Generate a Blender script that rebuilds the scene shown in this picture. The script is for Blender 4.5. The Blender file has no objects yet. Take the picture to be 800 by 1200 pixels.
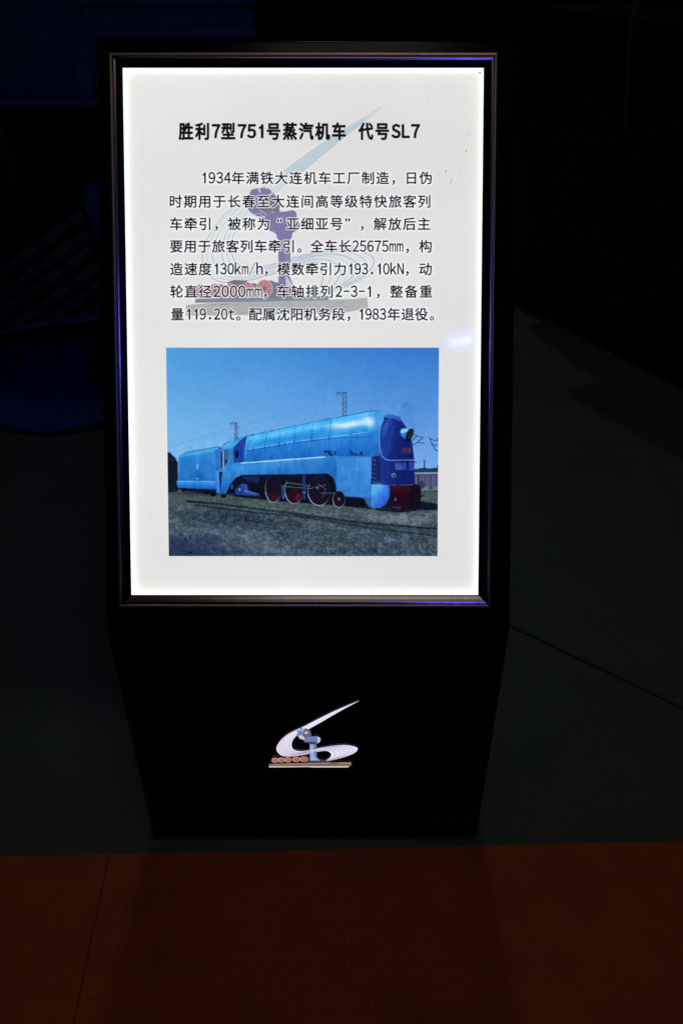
import bpy, bmesh, math, random
import numpy as np
from mathutils import Vector, Matrix

random.seed(4); RNG = np.random.default_rng(7)
S = bpy.context.scene
COL = S.collection

# ------------------------------------------------------------ camera
CAM_H = 1.44; PITCH = math.radians(36.2); F = 1000.0        # focal length in photograph pixels (800 x 1200)
cd = bpy.data.cameras.new('camera'); cam = bpy.data.objects.new('camera', cd); COL.objects.link(cam)
cam.location = (0, 0, CAM_H); cam.rotation_euler = (math.pi/2 - PITCH, 0, 0)
cd.sensor_fit = 'VERTICAL'; cd.sensor_height = 36; cd.sensor_width = 24; cd.lens = 30.0
cd.clip_start = 0.02; cd.clip_end = 200
S.camera = cam
S.view_settings.view_transform = 'Standard'; S.view_settings.look = 'None'
S.view_settings.exposure = 0; S.view_settings.gamma = 1
# ------------------------------------------------------------ world: a dark exhibition hall
w = bpy.data.worlds.new('World'); S.world = w; w.use_nodes = True
w.node_tree.nodes['Background'].inputs[0].default_value = (0.7, 0.9, 1.0, 1)
w.node_tree.nodes['Background'].inputs[1].default_value = 0.0006

def lamp(name, loc, target, size, power, color, shape='DISK'):
    l = bpy.data.lights.new(name, 'AREA'); l.shape = shape; l.size = size; l.energy = power; l.color = color
    o = bpy.data.objects.new(name, l); COL.objects.link(o); o.location = loc
    o.rotation_euler = (Vector(target) - Vector(loc)).to_track_quat('-Z', 'Y').to_euler()
    return o
lamp('hall_lamp_behind', (-0.10, 8.0, 8.6), (0, 0.8, 0), 0.50, 24.0, (1.0, 0.93, 0.86))
lamp('ambient_fill_overhead', (0.3, -0.1, 5.2), (0, 1.6, 0), 1.8, 9.5, (1.0, 0.99, 0.96), 'SQUARE')  # soft fill added for the ambient light; stands for no actual lamp
o_ = lamp('blue_spotlight', (0.606, -1.276, 2.938), (0.0, 1.16, 0.90), 0.105, 0.34, (0.06, 0.075, 1.0), 'RECTANGLE')
o_.data.size_y = .036; o_.data.spread = math.radians(34)
l_ = bpy.data.lights.new('warm_spotlight', 'SPOT'); l_.energy = 15; l_.color = (1.0, 0.80, 0.64); l_.shadow_soft_size = .06
l_.spot_size = math.radians(11); l_.spot_blend = .8
o_ = bpy.data.objects.new('warm_spotlight', l_); COL.objects.link(o_); o_.location = (0.47, 1.45, 4.15)
o_.rotation_euler = (Vector((0.13, 1.36, 1.23)) - Vector(o_.location)).to_track_quat('-Z', 'Y').to_euler()

# ------------------------------------------------------------ pixel rays and planes
cP, sP = math.cos(PITCH), math.sin(PITCH)
CAMP = np.array([0, 0, CAM_H])
def ray(px, py):
    a, b = (px - 400)/F, -(py - 600)/F
    return np.array([a, cP + b*sP, -sP + b*cP])
def hit(px, py, p0, n):
    d = ray(px, py); t = np.dot(np.array(p0) - CAMP, n)/np.dot(d, n)
    return CAMP + d*t
def floor_at(px, py, z=0.0): return hit(px, py, (0, 0, z), (0, 0, 1))
def wall_at(px, py, y): return hit(px, py, (0, y, 0), (0, 1, 0))

# ------------------------------------------------------------ object helpers
def link(o, parent=None):
    COL.objects.link(o)
    if parent is not None: o.parent = parent
    return o
def tag(o, label=None, cat=None, group=None, kind=None):
    if label: o['label'] = label
    if cat: o['category'] = cat
    if group: o['group'] = group
    if kind: o['kind'] = kind
    return o
def empty(name, loc=(0, 0, 0)):
    o = bpy.data.objects.new(name, None); o.location = loc; o.empty_display_size = .1
    return link(o)
def mesh_obj(name, verts, faces, mats, parent=None, smooth=False, mi=None, angle=35):
    me = bpy.data.meshes.new(name); me.from_pydata([tuple(map(float, v)) for v in verts], [], [tuple(int(k) for k in f) for f in faces])
    for m in (mats if isinstance(mats, (list, tuple)) else [mats]): me.materials.append(m)
    if mi is not None: me.polygons.foreach_set('material_index', mi)
    if smooth:
        me.polygons.foreach_set('use_smooth', [True]*len(me.polygons)); me.set_sharp_from_angle(angle=math.radians(angle))
    me.update()
    o = link(bpy.data.objects.new(name, me), parent)
    if parent is not None: o.location = -parent_origin(parent)
    return o
def parent_origin(p):
    v = Vector(p.location)
    while p.parent: p = p.parent; v = v + Vector(p.location)
    return v
def bm_obj(name, bm, mat, parent=None, smooth=False, angle=35):
    me = bpy.data.meshes.new(name); bm.to_mesh(me); bm.free(); me.materials.append(mat)
    if smooth:
        me.polygons.foreach_set('use_smooth', [True]*len(me.polygons)); me.set_sharp_from_angle(angle=math.radians(angle))
    o = link(bpy.data.objects.new(name, me), parent)
    if parent is not None: o.location = -parent_origin(parent)
    return o
def catmull(pts, n=8, closed=False):
    P = [np.array(p, float) for p in pts]; out = []
    N = len(P); rng = range(N if closed else N - 1)
    for i in rng:
        p1, p2 = P[i], P[(i+1) % N]
        p0 = P[i-1] if (i > 0 or closed) else 2*p1 - p2
        p3 = P[(i+2) % N] if (i+2 < N or closed) else 2*p2 - p1
        for k in range(n):
            t = k/n
            out.append(.5*((2*p1) + (-p0+p2)*t + (2*p0-5*p1+4*p2-p3)*t*t + (-p0+3*p1-3*p2+p3)*t**3))
    if not closed: out.append(P[-1])
    return out
def tube_into(bm, path, r, seg=10):
    path = [Vector(p) for p in path]; rings = []
    for i, p in enumerate(path):
        d = (path[min(i+1, len(path)-1)] - path[max(i-1, 0)]).normalized()
        a = d.orthogonal().normalized() if i == 0 else (prev - d*prev.dot(d)).normalized()
        prev = a; b = d.cross(a)
        rings.append([bm.verts.new(p + (a*math.cos(t) + b*math.sin(t))*r) for t in [2*math.pi*k/seg for k in range(seg)]])
    for A, B in zip(rings, rings[1:]):
        for k in range(seg): bm.faces.new((A[k], A[(k+1) % seg], B[(k+1) % seg], B[k]))
    bm.faces.new(rings[0][::-1]); bm.faces.new(rings[-1])
def box_into(bm, c, sx, sy, sz, rot=None):
    m = Matrix.Translation(Vector(c)) @ (rot.to_4x4() if rot else Matrix()) @ Matrix.Diagonal((sx, sy, sz, 1))
    return bmesh.ops.create_cube(bm, size=1, matrix=m)['verts']

# ------------------------------------------------------------ materials
def lin(c):
    c = np.asarray(c, float)/255.0
    return np.where(c <= .04045, c/12.92, ((c+.055)/1.055)**2.4)
def mat(name, color, rough=.5, metal=0.0, spec=.5, noise=None, bump=None, coat=0):
    m = bpy.data.materials.new(name); m.use_nodes = True; nt = m.node_tree; b = nt.nodes['Principled BSDF']
    b.inputs['Base Color'].default_value = (*color, 1); b.inputs['Roughness'].default_value = rough
    b.inputs['Metallic'].default_value = metal; b.inputs['Specular IOR Level'].default_value = spec
    b.inputs['Coat Weight'].default_value = coat; b.inputs['Coat Roughness'].default_value = .08
    tc = nt.nodes.new('ShaderNodeTexCoord')
    if noise:                                  # (scale, colour2, detail, rough variation)
        sc, c2, det, rv = noise
        n = nt.nodes.new('ShaderNodeTexNoise'); n.inputs['Scale'].default_value = sc; n.inputs['Detail'].default_value = det
        n.inputs['Roughness'].default_value = .62
        nt.links.new(tc.outputs['Object'], n.inputs['Vector'])
        r = nt.nodes.new('ShaderNodeValToRGB'); r.color_ramp.elements[0].position = .36; r.color_ramp.elements[1].position = .68
        r.color_ramp.elements[0].color = (*color, 1); r.color_ramp.elements[1].color = (*c2, 1)
        nt.links.new(n.outputs['Fac'], r.inputs['Fac']); nt.links.new(r.outputs['Color'], b.inputs['Base Color'])
        mr = nt.nodes.new('ShaderNodeMapRange'); mr.inputs['To Min'].default_value = max(.02, rough - rv); mr.inputs['To Max'].default_value = min(1, rough + rv)
        nt.links.new(n.outputs['Fac'], mr.inputs['Value']); nt.links.new(mr.outputs['Result'], b.inputs['Roughness'])
    if bump:
        n = nt.nodes.new('ShaderNodeTexNoise'); n.inputs['Scale'].default_value = bump[0]; n.inputs['Detail'].default_value = 4
        nt.links.new(tc.outputs['Object'], n.inputs['Vector'])
        bp = nt.nodes.new('ShaderNodeBump'); bp.inputs['Strength'].default_value = bump[1]; bp.inputs['Distance'].default_value = .002
        nt.links.new(n.outputs['Fac'], bp.inputs['Height']); nt.links.new(bp.outputs['Normal'], b.inputs['Normal'])
    return m
ALB = .62          # the backlit film: reflects part of the front light, passes the lamp's light behind
def film(name, srgb=None, strength=1.0, attr=None, rough=.05, spec=.06):
    """backlit print film: the ink colour both filters the light box and reflects"""
    m = bpy.data.materials.new(name); m.use_nodes = True; nt = m.node_tree; b = nt.nodes['Principled BSDF']
    b.inputs['Roughness'].default_value = rough; b.inputs['Specular IOR Level'].default_value = spec
    b.inputs['Emission Strength'].default_value = strength
    if attr:
        a = nt.nodes.new('ShaderNodeAttribute'); a.attribute_name = attr
        nt.links.new(a.outputs['Color'], b.inputs['Emission Color'])
        mx = nt.nodes.new('ShaderNodeVectorMath'); mx.operation = 'SCALE'; mx.inputs['Scale'].default_value = ALB
        nt.links.new(a.outputs['Color'], mx.inputs[0]); nt.links.new(mx.outputs[0], b.inputs['Base Color'])
    else:
        c = lin(srgb); b.inputs['Emission Color'].default_value = (*c, 1); b.inputs['Base Color'].default_value = (*(c*ALB), 1)
    return m

M_cab = mat('black_painted_steel', (.0028, .0028, .003), .20, spec=.13, bump=(900, .05))
M_frame = mat('bronze_anodised_aluminium', (.33, .255, .215), .20, metal=1.0, noise=(60, (.28, .215, .185), 5, .03))
M_bead = mat('bronze_satin_aluminium', (.40, .28, .17), .42, metal=1.0, noise=(60, (.34, .235, .145), 5, .03))
M_floor = mat('grey_green_floor_paint', (.066, .088, .072), .62, spec=.2, noise=(2.2, (.084, .106, .086), 9, .06), bump=(60, .15))
M_joint = mat('dark_floor_joint', (.053, .072, .060), .9, spec=.1)
M_edge = mat('rusty_brown_floor_edge', (.20, .10, .055), .6, noise=(30, (.10, .06, .04), 5, .1))
M_bed = mat('black_track_bed', (.010, .012, .011), .95, spec=.05, noise=(14, (.016, .017, .016), 8, .03), bump=(40, .8))
M_mat = mat('orange_rubber', (.46, .090, .010), .60, spec=.25, noise=(9, (.36, .066, .008), 9, .10), bump=(220, .2))
M_blue = mat('dark_blue_loco_paint', (.024, .062, .25), .4, spec=.3, noise=(7, (.018, .048, .20), 7, .08))
M_blue2 = mat('blue_loco_trim_paint', (.036, .056, .25), .4, spec=.3, noise=(11, (.028, .046, .20), 7, .08))
M_red = mat('dark_red_loco_paint', (.10, .012, .008), .5, spec=.2, noise=(6, (.055, .008, .006), 7, .08))
M_redline = mat('red_hose_rubber', (.06, .006, .006), .6)
M_bar = mat('pale_lilac_grille_paint', (.060, .052, .080), .5, spec=.2, noise=(9, (.045, .040, .062), 7, .05))
M_black = mat('sooty_black_steel', (.005, .006, .006), .7, spec=.06, noise=(12, (.010, .010, .010), 6, .06))
M_tyre = mat('worn_steel_tyre', (.030, .032, .032), .5, spec=.3, noise=(12, (.020, .022, .022), 6, .06))
M_chip = mat('scraped_bare_steel', (.35, .36, .34), .4, metal=.6, noise=(90, (.02, .03, .06), 3, .1))
M_pipe = mat('brown_copper_pipe', (.16, .085, .06), .45, metal=.4)

# ------------------------------------------------------------ the setting
def sheet(name, poly, z, m):
    o = mesh_obj(name, [(p[0], p[1], z) for p in poly], [tuple(range(len(poly)))], m); return tag(o, kind='structure')
eA, eB = floor_at(605, 361), floor_at(800, 443); ed = (eB - eA)/np.linalg.norm(eB - eA)
E0, E1 = eA - ed*30, eB + ed*30
# floor slab edge on the right, with the darker track bed beyond and below it
nrm = np.array([ed[1], -ed[0], 0]); nrm = nrm if nrm[0] < 0 else -nrm
sheet('floor', [E0, E1, E1 + nrm*40, E0 + nrm*40][::-1], 0.0, M_floor)
sheet('ground', [(-45, -45), (45, -45), (45, 45), (-45, 45)], -0.14, M_bed)
def strip(name, a, b, wd, z, m, h=0.0):
    d = (b - a)/np.linalg.norm(b - a); n = np.array([-d[1], d[0], 0])*wd/2
    o = mesh_obj(name, [(*(a-n)[:2], z), (*(b-n)[:2], z), (*(b+n)[:2], z), (*(a+n)[:2], z)], [(0, 1, 2, 3)], m)
    return tag(o, kind='structure')
bm = bmesh.new()
c_ = (E0 + E1)/2; L_ = np.linalg.norm(E1 - E0)
box_into(bm, (c_[0], c_[1], -.067), L_, .012, .146, Matrix.Rotation(math.atan2(ed[1], ed[0]), 3, 'Z'))
tag(bm_obj('floor_edge', bm, M_edge), kind='structure')
j0, j1 = floor_at(560, 716), floor_at(830, 845)
jd = (j1 - j0)/np.linalg.norm(j1 - j0)
strip('floor_joint', j0 - jd*.35, j1 + jd*2.2, .005, .004, M_joint)

# ------------------------------------------------------------ kiosk geometry
CX = -0.0495
YB = 0.927                                                    # front face of the column
zk = hit(363, 738, (0, YB, 0), (0, 1, 0))                     # bend between column and slanted head
HK = float(zk[2])
LEAN = math.radians(32.4)
U = np.array([0, math.sin(LEAN), math.cos(LEAN)]); NRM = np.array([0, -math.cos(LEAN), math.sin(LEAN)])
K0 = np.array([CX, YB, HK])
top_pt = hit(356, 47, K0, NRM); LEN = float(np.dot(top_pt - K0, U))
W2 = 0.3015
def head(px, py, off=0.0): return hit(px, py, K0 + NRM*off, NRM)
def column(px, py, off=0.0): return wall_at(px, py, YB - off)

kiosk = empty('information_kiosk', (CX, YB + .12, 0))
tag(kiosk, 'black slant topped information kiosk with backlit white panel and small white emblem', 'information kiosk')
# cabinet: bent side profile, sides and edges rounded
prof = [(YB, .004), (YB, HK), tuple((K0 + U*LEN)[1:])]
back = [tuple((K0 + U*LEN - NRM*.105)[1:]), tuple((K0 + U*.10 - NRM*.20)[1:]), (YB + .26, .30), (YB + .26, .004)]
bm = bmesh.new(); P = prof + back
vl = [bm.verts.new((CX - W2, y, z)) for y, z in P]; vr = [bm.verts.new((CX + W2, y, z)) for y, z in P]
bm.faces.new(vl); bm.faces.new(vr[::-1])
for i in range(len(P)):
    j = (i+1) % len(P); bm.faces.new((vl[i], vr[i], vr[j], vl[j]))
bmesh.ops.recalc_face_normals(bm, faces=bm.faces)
bmesh.ops.bevel(bm, geom=[e for e in bm.edges if e.calc_face_angle(0) > .7], offset=.004, segments=3, profile=.5, affect='EDGES')
bm_obj('cabinet', bm, M_cab, kiosk, True, 30)

# picture frame: four mitred rails with a rolled aluminium profile
FC = [head(*p, .0) for p in ((129, 65), (580.5, 65), (576.5, 712), (139.5, 712))]
fl = np.mean([FC[0][0], FC[3][0]]); fr = np.mean([FC[1][0], FC[2][0]])
ft = float(np.dot(FC[0] - K0, U)); fb = float(np.dot(FC[3] - K0, U))
def hp(x, u, off): return np.array([x, K0[1], K0[2]]) + U*u + NRM*off          # point on the head plane
PR = [(0, 0), (0, .0086), (.0004, .0097), (.0011, .0106), (.0020, .0112), (.0031, .0115), (.0043, .0114), (.0054, .0109), (.0063, .0101), (.0068, .00955), (.0074, .0096),
      (.0086, .00935), (.0099, .00905), (.0110, .0087), (.0119, .0080), (.0145, .0064), (.0175, .0050), (.0204, .0040), (.0204, .0012)]
# real inner opening follows the photo: sides a little wider than top
cor = lambda t: [(fl + t, ft - t), (fr - t, ft - t), (fr - t, fb + t), (fl + t, fb + t)]
for i in range(4):
    V, Fc = [], []
    for t, h in PR:
        c = cor(t); V += [hp(*c[i], h), hp(*c[(i+1) % 4], h)]
    for k in range(len(PR) - 1):
        Fc.append((2*k, 2*k+1, 2*k+3, 2*k+2))
    # shrink each rail a hair at the mitre so that the joint reads
    a = np.array(V[0::2]); b = np.array(V[1::2]); d = (b[0]-a[0])/np.linalg.norm(b[0]-a[0])
    V2 = []
    for p, q in zip(a, b): V2 += [p + d*.00018, q - d*.00018]
    Fc.append(tuple(range(0, 2*len(PR), 2))); Fc.append(tuple(range(1, 2*len(PR), 2))[::-1])
    o = mesh_obj('frame_rail', V2, Fc, [M_frame, M_bead], kiosk, True, mi=[1 if k < 9 else 0 for k in range(len(PR)-1)] + [0, 0], angle=40)
    bm = bmesh.new(); bm.from_mesh(o.data); bmesh.ops.recalc_face_normals(bm, faces=bm.faces); bm.to_mesh(o.data); bm.free()

# luminous panel inside the frame
POFF = .0010
ins = cor(.0202)
M_panel = film('backlit_white_film', (220, 220, 214), 1.0)
nt = M_panel.node_tree; b_ = nt.nodes['Principled BSDF']
tc = nt.nodes.new('ShaderNodeTexCoord'); ns = nt.nodes.new('ShaderNodeTexNoise'); ns.inputs['Scale'].default_value = 3.0; ns.inputs['Detail'].default_value = 2
nt.links.new(tc.outputs['Object'], ns.inputs['Vector'])
rp = nt.nodes.new('ShaderNodeValToRGB'); rp.color_ramp.elements[0].position = .3; rp.color_ramp.elements[1].position = .7
rp.color_ramp.elements[0].color = (*lin((218, 218, 213)), 1); rp.color_ramp.elements[1].color = (*lin((229, 229, 225)), 1)
nt.links.new(ns.outputs['Fac'], rp.inputs['Fac']); nt.links.new(rp.outputs['Color'], b_.inputs['Emission Color'])
panel = mesh_obj('light_panel', [hp(x, u, POFF) for x, u in ins], [(0, 3, 2, 1)], M_panel, kiosk)
# edge lamps: four LED strips tucked under the frame lip, shining over the film
def led_mat(name, strength, col):
    m = bpy.data.materials.new(name); m.use_nodes = True; b = m.node_tree.nodes['Principled BSDF']
    b.inputs['Base Color'].default_value = (.8, .8, .8, 1); b.inputs['Emission Color'].default_value = (*col, 1); b.inputs['Emission Strength'].default_value = strength
    return m
lc = cor(.0206)
tw = .0020
for i, (st, c_l) in enumerate(((1.0, (1, 1, .95)), (1.25, (.98, 1, .98)), (2.1, (.98, 1, .97)), (1.45, (.98, 1, .97)))):
    A = cor(.0207 - .0002); B = cor(.0207 + tw)
    q = [A[i], A[(i+1) % 4], B[(i+1) % 4], B[i]]
    V = [hp(x, u, POFF + .0003) for x, u in q] + [hp(x, u, .0074) for x, u in q]
    mesh_obj('led_strip', V, [(0, 1, 2, 3), (4, 7, 6, 5), (0, 4, 5, 1), (1, 5, 6, 2), (2, 6, 7, 3), (3, 7, 4, 0)], [led_mat('led_strip_light', st, c_l), M_black], kiosk, mi=[0, 0, 1, 0, 0, 0])

# ------------------------------------------------------------ flat vector shapes on a plane
def tri_poly(pts3):
    from mathutils.geometry import tessellate_polygon
    return [tuple(t) for t in tessellate_polygon([[Vector(p) for p in pts3]])]
class Flat:
    """collects polygons and ribbons given in photograph pixels, projected onto a real plane"""
    def __init__(s, place): s.place = place; s.V = []; s.F = []; s.M = []; s.mats = []
    def _m(s, m):
        if m not in s.mats: s.mats.append(m)
        return s.mats.index(m)
    def poly(s, pts, m, off):
        P3 = [s.place(x, y, off) for x, y in pts]; b = len(s.V); s.V += P3; i = s._m(m)
        for t in tri_poly(P3): s.F.append(tuple(b + k for k in t)); s.M.append(i)
    def ribbon(s, pts, wd, m, off):
        P = [np.array(p, float) for p in pts]; i = s._m(m); b = len(s.V)
        for k, p in enumerate(P):
            d = P[min(k+1, len(P)-1)] - P[max(k-1, 0)]; d /= (np.linalg.norm(d) + 1e-9); n = np.array([-d[1], d[0]])
            ww = wd(k/(len(P)-1)) if callable(wd) else wd
            s.V += [s.place(*(p + n*ww/2), off), s.place(*(p - n*ww/2), off)]
        for k in range(len(P)-1):
            s.F.append((b+2*k, b+2*k+1, b+2*k+3, b+2*k+2)); s.M.append(i)
    def build(s, name, parent):
        return mesh_obj(name, s.V, s.F, s.mats, parent, mi=s.M)
def ell(cx, cy, rx, ry, n=28, rot=0): return [(cx + rx*math.cos(t)*math.cos(rot) - ry*math.sin(t)*math.sin(rot), cy + rx*math.cos(t)*math.sin(rot) + ry*math.sin(t)*math.cos(rot)) for t in [2*math.pi*k/n for k in range(n)]]

# ------------------------------------------------------------ the emblem (two matched edges of the swoosh)
PAIR = [((742, 70), (740, 69)), ((600, 147), (580, 136)), ((480, 217), (460, 194)), ((370, 278), (330, 261)), ((302, 313), (240, 304)), ((267, 350), (182, 350)),
        ((256, 388), (148, 405)), ((265, 415), (160, 445)), ((295, 430), (205, 469)), ((345, 432), (290, 467)), ((400, 422), (370, 453)), ((460, 410), (440, 437)),
        ((560, 394), (490, 430)), ((650, 389), (518, 434)), ((715, 402), (536, 446)), ((732, 420), (541, 462)), ((700, 450), (530, 482)), ((620, 480), (510, 495)), ((540, 499), (497, 501)), ((490, 503), (487, 503))]
EA = catmull([p[0] for p in PAIR], 6); EB = catmull([p[1] for p in PAIR], 6)
GEAR = [(340 + (r*math.cos(t)), 306 + .84*r*math.sin(t)) for t, r in [(2*math.pi*k/32, (52 if (k//2) % 2 else 40)) for k in range(32)]]
GEAR2 = catmull([(330, 280), (362, 268), (388, 285), (396, 312), (390, 332), (355, 345), (325, 330), (345, 310)], 4, True)
HEADP = [(340, 352), (352, 338), (378, 328), (440, 325), (458, 332), (466, 348), (460, 366), (440, 378), (432, 384), (388, 384), (378, 374), (352, 366)]
STEM = [(388, 380), (433, 380), (436, 430), (436, 470), (444, 488), (462, 500), (392, 500), (388, 440)]
FOOT = [(372, 476), (392, 470), (432, 480), (470, 492), (535, 505), (540, 514), (370, 514)]
WHEELS = [(137, 498, 25, 17), (182, 496, 25, 17), (230, 495, 26, 18), (290, 491, 28, 18), (345, 490, 29, 18)]
BASE = [(93, 526), (200, 520), (540, 513), (685, 512), (688, 530), (672, 546), (93, 547)]
def logo(px, py): return (300 + px/6.154, 810 + py/6.154)
Lp = lambda pts: [logo(*p) for p in pts]
em_white = film('lit_white_acrylic', (232, 224, 244), 1.0); em_grey = film('grey_print_line', (168, 160, 184), 1.0)
em_blue = film('lit_steel_blue_print', (108, 124, 178), 1.0); em_lblue = film('lit_pale_blue_print', (150, 176, 218), 1.0); em_dark = film('lit_taupe_print', (112, 98, 100), 1.0)
em_slate = film('lit_dark_slate_print', (58, 66, 78), 1.0); em_red = film('lit_red_print', (160, 58, 52), 1.0); em_rim = film('lit_pale_rim_print', (206, 168, 160), 1.0)
em_brown = film('lit_brown_print', (122, 98, 82), 1.0); em_pale = film('lit_pale_grey_print', (205, 198, 206), 1.0); em_tan = film('lit_tan_print', (158, 130, 108), 1.0)
fl_ = Flat(column)
n_ = len(EA)
for k in range(n_ - 1):
    b0 = len(fl_.V)
    for p in (EA[k], EA[k+1], EB[k+1], EB[k]): fl_.V.append(column(*logo(*p), .0015))
    fl_.F.append((b0, b0+1, b0+2, b0+3)); fl_.M.append(fl_._m(em_white))
for q in (.17, .34, .5, .66, .83):
    a0 = 18 if q in (.17, .83) else 26
    pts = [logo(*(EA[k]*(1-q) + EB[k]*q)) for k in range(a0, n_ - 5)]
    fl_.ribbon(pts, lambda t: .20 + .62*max(0, math.sin(2*math.pi*t))**.7 + .62*max(0, -math.sin(2*math.pi*t))**.7 if t > .1 else .12 + 3*t, em_grey, .0018)
emblem = fl_.build('emblem', kiosk)
g = Flat(column); g.poly(Lp(GEAR), em_blue, .0021); g.poly(Lp(GEAR2), em_dark, .0023); g.poly(Lp([(300, 322), (330, 318), (352, 338), (345, 350), (318, 342)]), em_pale, .0024)
g.poly(Lp([(318, 284), (340, 270), (352, 280), (330, 296)]), em_lblue, .0025); g.poly(Lp(ell(362, 300, 12, 9)), em_pale, .0025)
g.build('gear', emblem)
g = Flat(column); g.poly(Lp(STEM), em_lblue, .0021); g.poly(Lp([(410, 384), (433, 384), (436, 470), (444, 488), (424, 480)]), em_blue, .0022); g.poly(Lp([(392, 424), (436, 418), (436, 432), (392, 440)]), em_pale, .0023)
g.poly(Lp(HEADP), em_blue, .0024); g.poly(Lp([(440, 330), (458, 334), (464, 348), (458, 366), (440, 374), (446, 352)]), em_pale, .0025); g.poly(Lp([(360, 364), (440, 366), (432, 382), (390, 382)]), em_slate, .0025)
g.build('sculpture', emblem)
g = Flat(column); g.poly(Lp(BASE), em_brown, .0021); g.poly(Lp([(93, 541), (672, 540), (660, 550), (400, 550), (380, 547), (93, 550)]), em_pale, .0023); g.poly(Lp([(110, 526), (530, 516), (530, 522), (110, 531)]), em_tan, .0023)
g.poly(Lp([(600, 515), (683, 514), (685, 524), (600, 526)]), em_tan, .0023); g.poly(Lp(FOOT), em_slate, .0020)
rr = random.Random(3)
for k in range(46):
    x = rr.uniform(110, 660); y = rr.uniform(521, 538); g.poly(Lp([(x, y), (x + rr.uniform(5, 22), y - .5), (x + rr.uniform(5, 20), y + rr.uniform(1.5, 4))]), rr.choice([em_tan, em_dark, em_brown, em_red]), .0022)
g.build('plinth', emblem)
for (x, y, rx, ry) in WHEELS:
    g = Flat(column); g.poly(Lp(ell(x, y, rx, ry)), em_rim, .0026); g.poly(Lp(ell(x + 1, y, rx - 5, ry - 4)), em_red, .0028); g.poly(Lp(ell(x, y - 2, 8, 5)), em_tan, .0030)
    for a in range(5):
        t = a*1.257 + x; g.ribbon(Lp([(x, y - 2), (x + (rx-5)*math.cos(t), y + (ry-4)*math.sin(t))]), .35, em_rim, .0029)
    g.build('wheel', emblem)

# ------------------------------------------------------------ pale emblem printed behind the text
def wmk(px, py): return (217.8 + (px - 93)/6.154*2.205, 361.5 + (py - 530)/6.154*3.17)
Wp = lambda pts: [wmk(*p) for p in pts]
def tint(c, a): return tuple(np.array(c)*a + np.array((206, 206, 209))*(1-a))
wm_line = film('pale_teal_print', (175, 190, 195), 1.0); wm_line2 = film('paler_teal_print', (191, 202, 206), 1.0)
wm_purple = film('muted_violet_print', (125, 120, 160), 1.0); wm_slate = film('slate_print', (131, 134, 149), 1.0); wm_red = film('muted_red_print', (176, 125, 134), 1.0)
wm_rim = film('muted_pink_print', (200, 171, 180), 1.0); wm_stone = film('stone_grey_print', (171, 176, 172), 1.0); wm_stone2 = film('brownish_stone_print', (177, 170, 165), 1.0); wm_stone3 = film('dark_stone_print', (156, 163, 159), 1.0)
wm_dark = film('dusky_print', (118, 117, 130), 1.0); wm_pale = film('pale_violet_print', (190, 193, 208), 1.0)
g = Flat(head)
for q in (0, .13, .27, .42, .55, .70, .86, 1):
    pts = [wmk(*(EA[k]*(1-q) + EB[k]*q)) for k in range(0, n_ - 4)]
    wid = .8 + .7*abs(math.sin(q*17))
    g.ribbon(pts, lambda t, wid=wid: wid*(1.25 if t > .6 else 1)*(.8 if t < .3 else 1), wm_line if q in (.13, .42, .70, 1) else wm_line2, POFF + .0002)
for k in range(0, 14):      # blade tip washes into one tone
    b0 = len(g.V)
    for p in (EA[k], EA[k+1], EB[k+1], EB[k]): g.V.append(head(*wmk(*p), POFF + .00012))
    g.F.append((b0, b0+1, b0+2, b0+3)); g.M.append(g._m(wm_line2))
w2 = lambda pts: [((x/3.2) + 210, (y/3.2) + 115) for x, y in pts]
g.poly(w2(catmull([(262, 372), (270, 345), (300, 338), (330, 340), (352, 355), (372, 385), (378, 410), (350, 425), (330, 440), (300, 445), (270, 430), (254, 405)], 4, True)), wm_purple, POFF + .0003)
g.poly(w2([(300, 395), (345, 360), (372, 395), (378, 428), (330, 425), (296, 415)]), wm_dark, POFF + .00035)
for a in range(9):
    t = -2.9 + a*.36; g.ribbon(w2([(312 + 36*math.cos(t), 388 + 36*math.sin(t)), (312 + 58*math.cos(t), 388 + 54*math.sin(t))]), 2.2, wm_pale if a % 3 == 0 else wm_purple, POFF + .0004)
g.ribbon(w2([(262, 440), (300, 432), (318, 446)]), .7, wm_pale, POFF + .00045); g.ribbon(w2([(300, 420), (330, 438)]), .7, wm_pale, POFF + .00045)
g.poly(w2(catmull([(322, 440), (350, 428), (400, 425), (425, 420), (440, 432), (440, 455), (452, 470), (448, 492), (425, 505), (418, 528), (370, 528), (362, 508), (330, 492), (322, 480)], 3, True)), wm_purple, POFF + .0004)
g.poly(w2([(410, 488), (448, 478), (446, 492), (426, 504), (414, 512)]), wm_dark, POFF + .00045)
g.poly(w2([(370, 526), (418, 526), (416, 640), (414, 670), (428, 700), (372, 700), (372, 620)]), wm_purple, POFF + .0003)
g.poly(w2([(398, 660), (418, 690), (428, 705), (400, 705)]), wm_pale, POFF + .00034); g.poly(w2([(395, 528), (418, 528), (414, 620), (400, 620)]), wm_slate, POFF + .00034)
g.poly(w2([(60, 752), (350, 745), (360, 745), (560, 742), (560, 758), (60, 768)]), wm_slate, POFF + .0002)
g.poly(w2([(345, 700), (362, 690), (420, 702), (460, 718), (470, 745), (340, 748)]), wm_dark, POFF + .00025)
for (x, y, r) in ((78, 724, 26), (134, 722, 27), (192, 722, 27), (256, 720, 30), (320, 714, 34)):
    g.poly(w2(ell(x + 22, y + 2, r*.8, r*.95)), wm_dark, POFF + .00025)
    g.poly(w2(ell(x, y, r*.92, r)), wm_rim, POFF + .0003); g.poly(w2(ell(x, y, r*.83, r*.91)), wm_red, POFF + .00035)
    for a in range(7): g.ribbon(w2([(x, y), (x + r*.8*math.cos(a*.9), y + r*.88*math.sin(a*.9))]), .5, wm_rim, POFF + .0004)
    g.poly(w2(ell(x, y, r*.25, r*.27)), wm_dark, POFF + .00045)
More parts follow.
